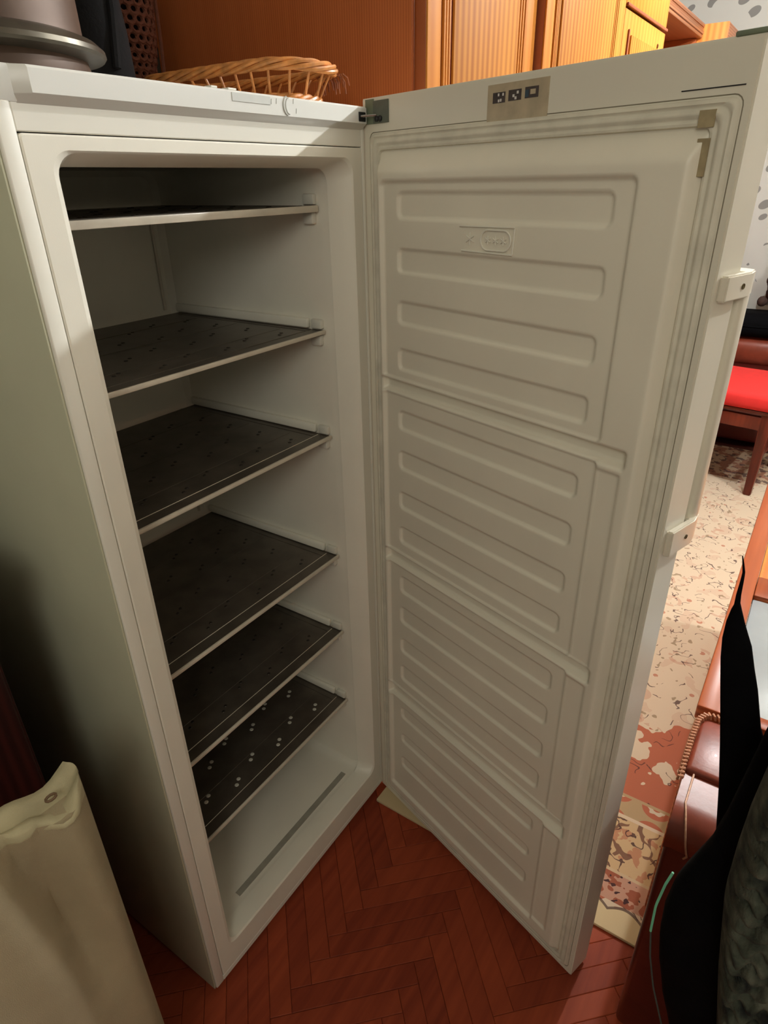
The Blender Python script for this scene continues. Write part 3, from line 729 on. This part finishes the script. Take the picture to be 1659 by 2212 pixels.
cc = empty('corner_cabinet', (3.46, 0, 0), 'orange wood corner cabinet at the end of the shelf unit', 'cabinet')
B('side_panel', (0, -0.005, 0), (0.02, 0.62, 2.051), ORANGEW, cc, 0.002)
B('cabinet_body', (0.0205, 0.014, 0), (0.79, 0.62, 2.049), ORANGEW, cc, 0.002)
B('cabinet_door', (0.0205, -0.006, 0.05), (0.40, 0.013, 2.049), BOARDW, cc, 0.002)
B('cabinet_door', (0.404, -0.006, 0.05), (0.785, 0.013, 2.049), BOARDW, cc, 0.002)

# ================================================================ RED-CUSHIONED CHAIR
ch = empty('dining_chair', (3.02, -0.54, 0.009), 'dark wooden chair with a bright red seat cushion on the far part of the rug', 'chair', rz=math.radians(-8))
def CB(name, a, b, mat, bev=0.004, seg=2, M=None): return B(name, a, b, mat, ch, bev, seg, M)
def leg(x, y, h, dx=0, dy=0):
    bm = bmesh.new(); r0, r1 = 0.017, 0.026
    loft(bm, [[(x + dx - r0, y + dy - r0, 0), (x + dx + r0, y + dy - r0, 0), (x + dx + r0, y + dy + r0, 0), (x + dx - r0, y + dy + r0, 0)],
              [(x - r1, y - r1, h), (x + r1, y - r1, h), (x + r1, y + r1, h), (x - r1, y + r1, h)]], True, True)
    bmesh.ops.bevel(bm, geom=list(bm.edges), offset=0.004, segments=2, affect='EDGES'); build('leg', bm, DARKWOOD, ch)
leg(0.03, -0.03, 0.42, -0.015, 0.0); leg(0.03, 0.42, 0.42, -0.015, 0.0); leg(0.44, -0.03, 0.42, 0.03); leg(0.44, 0.42, 0.42, 0.03)
CB('seat_rail', (0.005, -0.03, 0.335), (0.035, 0.42, 0.400), DARKWOOD); CB('seat_rail', (0.42, -0.03, 0.335), (0.45, 0.42, 0.400), DARKWOOD)
CB('seat_rail', (0.03, -0.045, 0.335), (0.44, -0.015, 0.400), DARKWOOD); CB('seat_rail', (0.03, 0.40, 0.335), (0.44, 0.43, 0.400), DARKWOOD)
CB('seat_frame', (-0.005, -0.05, 0.415), (0.47, 0.44, 0.430), DARKWOOD)
CB('seat_cushion', (-0.02, -0.075, 0.431), (0.49, 0.455, 0.510), RED, 0.025, 4)
CB('stretcher', (0.02, -0.03, 0.16), (0.45, -0.01, 0.185), DARKWOOD); CB('stretcher', (0.02, 0.40, 0.16), (0.45, 0.42, 0.185), DARKWOOD)
for yy in (-0.03, 0.42): CB('back_post', (0.455, yy - 0.016, 0.30), (0.487, yy + 0.016, 0.50), DARKWOOD)

# brown leather armchair against the far wall
ac = empty('leather_armchair', (3.74, -0.57, 0.0), 'dark red-brown leather armchair beyond the red chair, against the far wall', 'armchair')
def AB(name, a, b, mat, bev=0.03, seg=4): return B(name, a, b, mat, ac, bev, seg)
AB('armchair_base', (0.0, -0.50, 0.03), (0.50, 0.54, 0.26), LEATHER_D, 0.02)
AB('seat_cushion', (-0.02, -0.38, 0.262), (0.36, 0.42, 0.42), LEATHER_D, 0.05)
AB('backrest', (0.26, -0.42, 0.40), (0.50, 0.46, 0.575), LEATHER, 0.07, 5)
AB('armrest', (-0.02, 0.425, 0.26), (0.42, 0.545, 0.54), LEATHER_D, 0.05); AB('armrest', (-0.02, -0.505, 0.26), (0.42, -0.385, 0.54), LEATHER_D, 0.05)
for fx in (0.05, 0.45):
    for fy in (-0.45, 0.49): AB('foot', (fx - 0.02, fy - 0.02, 0.0), (fx + 0.02, fy + 0.02, 0.032), DARKWOOD, 0.003, 2)
cu = empty('black_cushion', (3.70, -0.36, 0.545), 'black padded cushion lying over the leather armchair', 'cushion')
bm = bmesh.new(); box(bm, (0.28, -0.42, 0.034), (0.52, 0.29, 0.17), 0.055, 5); build('cushion_cover', bm, BLACKF, cu)
bm = bmesh.new(); tube(bm, [(0.28, -0.36, 0.10), (0.28, 0.23, 0.10)], 0.005, 6); build('cushion_seam', bm, BLACKF, cu)
fl2 = empty('fluffy_toy', (4.10, -0.44, 0.735), 'dark brown plush bundle on top of the black cushion', 'toy')
rnd = random.Random(3)
def blob(name, c, r, mat, par, rough=0.12, sub=3):
    bm = bmesh.new(); bmesh.ops.create_icosphere(bm, subdivisions=sub, radius=1.0)
    for v in bm.verts:
        v.co = Vector((c[0] + v.co.x * r[0] * (1 + rough * math.sin(v.co.y * 7 + v.co.z * 5)), c[1] + v.co.y * r[1] * (1 + rough * math.sin(v.co.x * 6 + v.co.z * 8)), c[2] + v.co.z * r[2] * (1 + rough * math.sin(v.co.x * 9 + v.co.y * 4))))
    return build(name, bm, mat, par, ang=180)
blob('plush_body', (0, -0.03, 0.13), (0.10, 0.11, 0.13), KNOB, fl2)
blob('plush_head', (-0.02, -0.06, 0.30), (0.07, 0.07, 0.08), KNOB, fl2)
for p in ((-0.02, 0.085, 0.04), (-0.03, 0.06, 0.16), (-0.02, 0.03, 0.235)): blob('plush_tuft', p, (0.035, 0.028, 0.03), KNOB, fl2, 0.05, 2)

# ================================================================ LEFT SIDE: dark cabinet and canvas bag
dc = empty('dark_cabinet', (-0.955, 0.10, 0.0), 'dark reddish-brown wooden cabinet in shadow left of the freezer', 'cabinet')
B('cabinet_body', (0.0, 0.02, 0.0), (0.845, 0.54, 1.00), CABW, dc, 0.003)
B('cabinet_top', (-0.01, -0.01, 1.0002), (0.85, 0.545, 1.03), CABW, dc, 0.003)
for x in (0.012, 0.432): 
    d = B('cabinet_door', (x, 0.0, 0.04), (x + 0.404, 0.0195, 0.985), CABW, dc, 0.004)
bg = empty('canvas_bag', (-0.143, -0.10, 0.0), 'tall beige canvas laundry bag with a pale hem, next to the freezer side', 'bag')
def bag_surface():
    bm = bmesh.new(); lp = []
    Nx, Ny = 56, 8
    def sec(z, t):
        pts = []
        x0, x1 = -0.56, 0.0
        y0, y1 = 0.0, 0.052
        def fold(x, z):
            f = 0.0
            for cx, wd, dp, lean in ((-0.058, 0.012, 0.016, -0.02), (-0.040, 0.02, -0.007, 0.0), (-0.098, 0.016, 0.026, 0.09), (-0.122, 0.02, -0.010, 0.05), (-0.20, 0.03, 0.016, 0.05), (-0.30, 0.04, 0.012, 0.03), (-0.42, 0.04, 0.010, -0.02)):
                cc_ = cx + lean * (0.82 - z) * 2.0; ww = wd * (1 + (0.82 - z) * 3)
                f += dp * math.exp(-((x - cc_) / ww) ** 2) * (1 - 0.75 * sstep(0.05, 0.45, 0.82 - z))
            return f
        bulge = -0.028 * math.sin(math.pi * min(1, max(0, z / 0.82))) ** 0.8
        for i in range(Nx + 1):
            x = x0 + (x1 - x0) * i / Nx; e = 1 - sstep(0.0, 0.03, min(x - x0, x1 - x) + 0.004)
            pts.append((x, y0 + fold(x, z) + bulge * (1 - e) + 0.016 * e, z))
        for i in range(1, Ny): pts.append((x1 + 0.006 * math.sin(math.pi * i / Ny), y0 + 0.016 + (y1 - y0 - 0.02) * i / Ny, z))
        for i in range(Nx + 1):
            x = x1 - (x1 - x0) * i / Nx; pts.append((x, y1, z))
        for i in range(1, Ny): pts.append((x0 - 0.006 * math.sin(math.pi * i / Ny), y1 - (y1 - y0 - 0.02) * i / Ny, z))
        return pts
    zs_ = [0.003 + 0.806 * i / 60 for i in range(61)]
    lp = [sec(z, 0) for z in zs_]
    loft(bm, lp, True, True)
    return bm, sec(0.809, 0)
bm, top = bag_surface(); build('bag_body', bm, CANVAS, bg, ang=60)
# gathered pale hem on top, higher at the back
bm = bmesh.new(); lp = []
def hem(f, dz, ins):
    out = []
    for (x, y, z) in top:
        back = sstep(0.0, 0.052, y); wav = 0.006 * math.sin(x * 38) + 0.004 * math.sin(x * 83 + 1)
        yy = y + (0.026 - y) * ins
        out.append((x * (1 - 0.0) , yy + 0.002 * math.sin(x * 60), 0.803 + dz * (0.65 + 0.55 * back) + wav * f))
    return out
lp = [hem(0.0, -0.004, -0.02), hem(0.3, 0.004, -0.05), hem(0.7, 0.016, 0.02), hem(1.0, 0.024, 0.25), hem(1.0, 0.022, 0.75), hem(1.0, 0.016, 0.92)]
loft(bm, lp, False, True); build('bag_hem', bm, CANVAS_T, bg, ang=70)
bm = bmesh.new(); tube(bm, [(-0.034 + 0.006 * math.cos(t), 0.018 + 0.004 * math.sin(t), 0.8265) for t in [2 * math.pi * k / 10 for k in range(10)]], 0.0016, 6, closed=True); build('eyelet', bm, plain('brown_eyelet', lin(110, 86, 62), 0.6), bg)

# ================================================================ RIGHT FOREGROUND
ar = empty('leather_ottoman', (0.385, -0.668, 0.0), 'brown leather ottoman with laced edge and shiny rounded front, beside the rug edge', 'ottoman')
LB = lambda name, a, b, mat, bev=0.01, seg=3: B(name, a, b, mat, ar, bev, seg)
LB('side_panel', (0.0, -0.135, 0.012), (0.236, -0.004, 0.545), LEATHER_D, 0.010)
bm = bmesh.new()
prof = []
for a in range(-90, 91, 15): prof.append((0.042 - 0.045 * math.cos(math.radians(a)), 0.545 + 0.045 * math.sin(math.radians(a))))
prof = prof + [(0.215, 0.588), (0.225, 0.50)]
loft(bm, [[(x, y, z) for x, z in prof] for y in (-0.150, -0.140, -0.012, -0.003)], True, True)
bmesh.ops.recalc_face_normals(bm, faces=bm.faces)
build('front_roll', bm, LEATHER, ar, ang=50)
bm = bmesh.new(); tube(bm, [(0.0, -0.034, 0.520)] + [(0.042 - 0.0465 * math.cos(math.radians(a)), -0.034 + 0.0002 * a, 0.545 + 0.0465 * math.sin(math.radians(a))) for a in range(-20, 91, 12)] + [(0.11, -0.017, 0.5925), (0.16, -0.012, 0.5915)], 0.0016, 6); build('piping', bm, PIPING, ar)
bm = bmesh.new(); box(bm, (0.10, -0.085, 0.52), (0.235, -0.001, 0.600), 0.010, 3); build('top_pad', bm, LEATHER, ar)
bm = bmesh.new()
path = [(0.085, 0.0, 0.588), (0.12, 0.001, 0.598), (0.17, 0.001, 0.603), (0.215, -0.001, 0.604), (0.234, -0.010, 0.604), (0.238, -0.03, 0.604), (0.238, -0.075, 0.603)]
def interp(path, n):
    L = [0]
    for a, b in zip(path, path[1:]): L.append(L[-1] + math.dist(a, b))
    out = []
    for i in range(n):
        d = L[-1] * i / (n - 1)
        for j in range(len(path) - 1):
            if L[j + 1] >= d - 1e-9:
                t = (d - L[j]) / (L[j + 1] - L[j]); out.append(Vector(path[j]).lerp(Vector(path[j + 1]), t)); break
    return out
P_ = interp(path, 32)
for i, p in enumerate(P_[:-1]):
    d_ = (P_[i + 1] - p).normalized(); sd = d_.cross(Vector((0, 0, 1)))
    tube(bm, [p - sd * 0.004 - Vector((0, 0, 0.004)), p - sd * 0.003 + d_ * 0.002 + Vector((0, 0, 0.003)), p + sd * 0.003 + d_ * 0.004 + Vector((0, 0, 0.003)), p + sd * 0.004 + d_ * 0.006 - Vector((0, 0, 0.004))], 0.0021, 6)
o = build('laced_edge', bm, STITCH, ar)
LB('seat_block', (0.005, -0.60, 0.012), (0.236, -0.136, 0.555), LEATHER_D, 0.03)
cl = empty('checked_cloth', (0.50, -0.76, 0.5605), 'folded pale green checked cloth on the leather ottoman', 'cloth')
k = N('green_check'); k.b.inputs['Roughness'].default_value = 0.9
ckk = k.n('ShaderNodeTexBrick', i_Scale=60.0); ckk.inputs['Color1'].default_value = lin(206, 206, 170); ckk.inputs['Color2'].default_value = lin(186, 196, 160); ckk.inputs['Mortar'].default_value = lin(40, 44, 36)
k.l(k.coord(), ckk.inputs['Vector']); k.l(ckk.outputs['Color'], k.b.inputs['Base Color'])
B('cloth_fold', (0.0, -0.04, 0.0), (0.075, 0.045, 0.006), k.m, cl, 0.002); B('cloth_hem', (-0.004, -0.04, 0.0), (0.0, 0.046, 0.009), PICTOW, cl, 0.001)

tb = empty('side_table', (0.64, -0.66, 0.0), 'orange-brown wooden table with an inset grey top panel, beyond the leather ottoman', 'table')
TB = lambda name, a, b, mat, bev=0.003: B(name, a, b, mat, tb, bev, 2)
TB('edge_rail', (0.0, -0.040, 0.570), (1.14, 0.0, 0.602), TABLEW); TB('edge_rail', (0.0, -0.64, 0.570), (1.14, -0.60, 0.602), TABLEW)
for xa, xb in ((0.0, 0.030), (0.43, 0.52), (1.10, 1.14)): TB('cross_rail', (xa, -0.5995, 0.572), (xb, -0.0405, 0.600), TABLEW)
TB('top_panel', (0.0305, -0.5995, 0.574), (0.4295, -0.041, 0.590), PANELG); TB('top_panel', (0.5205, -0.5995, 0.574), (1.0995, -0.041, 0.592), ORANGEW)
for lx in (0.0, 1.105):
    for ly in (-0.035, -0.635): TB('leg', (lx, ly, 0.0092), (lx + 0.032, ly + 0.03, 0.5695), TABLEW)

# loft of flattened ovals: (z, y_left, y_right, x, thickness)
def ovals(name, rows, mat, par, n=20, pw=0.8, wob=0.0):
    bm = bmesh.new(); lp = []
    for (z, yl, yr, x, th) in rows:
        cy, hy = (yl + yr) / 2, abs(yl - yr) / 2; pts = []
        for k in range(n):
            a = 2 * math.pi * k / n; ca, sa = math.cos(a), math.sin(a)
            pts.append((x + th * math.copysign(abs(ca) ** pw, ca) * (1 + wob * math.sin(z * 90 + 5 * sa)), cy + hy * math.copysign(abs(sa) ** pw, sa), z))
        lp.append(pts)
    loft(bm, lp, True, True); return build(name, bm, mat, par, ang=70)
def dense(rows, m=5):
    out = []
    for A, Bq in zip(rows, rows[1:]):
        for i in range(m): out.append(tuple(a + (b - a) * i / m for a, b in zip(A, Bq)))
    return out + [rows[-1]]

# high-backed chair in the near foreground that carries the dark clothes
sup = empty('coat_rack_chair', (0.30, -0.80, 0.0), 'dark chair hidden under clothes in the near foreground', 'chair')
B('chair_back', (0.0, -0.25, 0.45), (0.03, 0.02, 0.80), BLACKP, sup, 0.01); 
for ly in (-0.24, -0.01): B('leg', (0.0, ly, 0.0), (0.03, ly + 0.03, 0.45), BLACKP, sup, 0.004)
gm = empty('black_jacket', (0.18, -0.76, 0.0), 'black jacket with a thin pale green seam, hanging in the near foreground', 'jacket')
J = [(0.40, -0.765, -0.90, 0.155, 0.030), (0.534, -0.732, -0.90, 0.155, 0.034), (0.596, -0.713, -0.90, 0.155, 0.036), (0.650, -0.700, -0.90, 0.155, 0.036), (0.690, -0.6935, -0.90, 0.155, 0.036), (0.731, -0.6915, -0.90, 0.155, 0.034), (0.770, -0.6940, -0.90, 0.155, 0.032),
     (0.791, -0.6985, -0.90, 0.155, 0.030), (0.851, -0.713, -0.90, 0.155, 0.026), (0.903, -0.719, -0.89, 0.155, 0.022), (0.944, -0.722, -0.88, 0.155, 0.018), (1.014, -0.727, -0.86, 0.155, 0.014), (1.05, -0.735, -0.84, 0.155, 0.010)]
J = [(z, a, b, x - 0.155, t) for z, a, b, x, t in J]
J = [(z, a + 0.76, b + 0.76, x - 0.03, t) for z, a, b, x, t in J]
ovals('jacket_body', dense(J), BLACKF, gm, 28, 0.7, 0.05)
bm = bmesh.new()
sp_ = [(-0.046, -0.687 + 0.76, 0.792), (-0.048, -0.6835 + 0.76, 0.772), (-0.050, -0.6805 + 0.76, 0.735), (-0.052, -0.6825 + 0.76, 0.692)]
tube(bm, interp([(x + 0.006, y - 0.0035, z) for x, y, z in sp_], 16), 0.0014, 6); build('seam_cord', bm, GREENP, gm)
bm = bmesh.new(); tube(bm, interp([(-0.044, 0.074, 0.690), (-0.046, 0.0675, 0.650), (-0.046, 0.056, 0.600), (-0.046, 0.030, 0.52)], 14), 0.0010, 6); build('dark_seam', bm, plain('grey_cord', lin(70, 78, 72), 0.6), gm)
cs = empty('pointed_case', (0.20, -0.70, 0.0), 'flat black pointed fabric case with a thin curled tail, upright over the black jacket', 'case')
K = [(0.78, -0.723, -0.775), (0.82, -0.717, -0.768), (0.873, -0.7085, -0.7605), (0.93, -0.698, -0.744), (0.968, -0.6905, -0.7265), (1.010, -0.682, -0.7145), (1.033, -0.6775, -0.7065), (1.055, -0.6745, -0.6995), (1.074, -0.6740, -0.6905), (1.088, -0.6752, -0.6845), (1.096, -0.6768, -0.6812)]
ovals('case_body', dense([(z, a + 0.70, b + 0.70, 0.0, 0.007 - 0.004 * (i / 10)) for i, (z, a, b) in enumerate(K)], 4), BLACKF, cs, 20, 0.9)
bm = bmesh.new(); tube(bm, interp([(0, 0.0210, 1.092), (0, 0.0222, 1.105), (0, 0.0225, 1.118), (0, 0.0230, 1.128), (0, 0.0255, 1.1375), (0, 0.0275, 1.144)], 14), lambda t: 0.0024 * (1 - t) + 0.0005, 6); build('case_tail', bm, BLACKF, cs)

# chunky knitted throw, ribs as real relief
k = N('grey_green_knit'); k.b.inputs['Roughness'].default_value = 0.95
v = k.coord((1, 1, 1)); nz1 = k.n('ShaderNodeTexNoise', i_Scale=45.0, i_Detail=3.0); k.l(v, nz1.inputs['Vector'])
k.l(k.ramp(nz1.outputs['Fac'], [(0.34, lin(16, 16, 14)), (0.48, lin(56, 60, 48)), (0.7, lin(90, 90, 76))]), k.b.inputs['Base Color'])
n2 = k.n('ShaderNodeTexNoise', i_Scale=300.0); k.l(v, n2.inputs['Vector']); k.bump(n2.outputs['Fac'], 0.6, 0.002)
kn = empty('knitted_throw', (0.102, -0.80, 0.0), 'chunky dark grey-green knitted throw hanging over the black jacket', 'blanket')
bm = bmesh.new()
rowsK = [(0.40, -0.790), (0.637, -0.770), (0.755, -0.7485), (0.854, -0.7335), (0.907, -0.7315), (0.957, -0.7310), (1.014, -0.7330), (1.06, -0.745)]
def yl_at(z):
    for (z0, y0), (z1, y1) in zip(rowsK, rowsK[1:]):
        if z <= z1: return y0 + (y1 - y0) * (z - z0) / (z1 - z0)
    return rowsK[-1][1]
NZ, NY = 220, 90
fr, bkv = [], []
for j in range(NZ + 1):
    z = 0.40 + 0.66 * j / NZ; yl = yl_at(z); r1, r2 = [], []
    for i in range(NY + 1):
        t = i / NY; y = yl + (-0.93 - yl) * t
        e = math.sqrt(max(0, 1 - (1 - sstep(0, 0.12, t)) ** 2)) * (1 - sstep(0.9, 1, t))
        ph = (z + 0.30 * y) * 165 + 0.7 * math.sin(y * 330)
        rel = 0.0105 * abs(math.sin(ph)) ** 0.7 + 0.0035 * math.sin(y * 330 + math.floor(ph / math.pi) * 1.6)
        x = -0.005 - 0.030 * e - rel * e
        r1.append(bm.verts.new((x, y + 0.80, z))); r2.append(bm.verts.new((0.010, y + 0.80, z)))
    fr.append(r1); bkv.append(r2)
for j in range(NZ):
    for i in range(NY): bm.faces.new((fr[j][i], fr[j][i + 1], fr[j + 1][i + 1], fr[j + 1][i]))
    bm.faces.new((fr[j][0], fr[j + 1][0], bkv[j + 1][0], bkv[j][0])); bm.faces.new((fr[j][NY], bkv[j][NY], bkv[j + 1][NY], fr[j + 1][NY]))
bm.faces.new([r for r in fr[0]] + [bkv[0][NY], bkv[0][0]]); bm.faces.new([fr[NZ][i] for i in range(NY, -1, -1)] + [bkv[NZ][0], bkv[NZ][NY]])
bm.faces.new((bkv[0][0], bkv[NZ][0], bkv[NZ][NY], bkv[0][NY]))
build('knit_panel', bm, k.m, kn, ang=80)
for r_ in (bkv,):
    pass
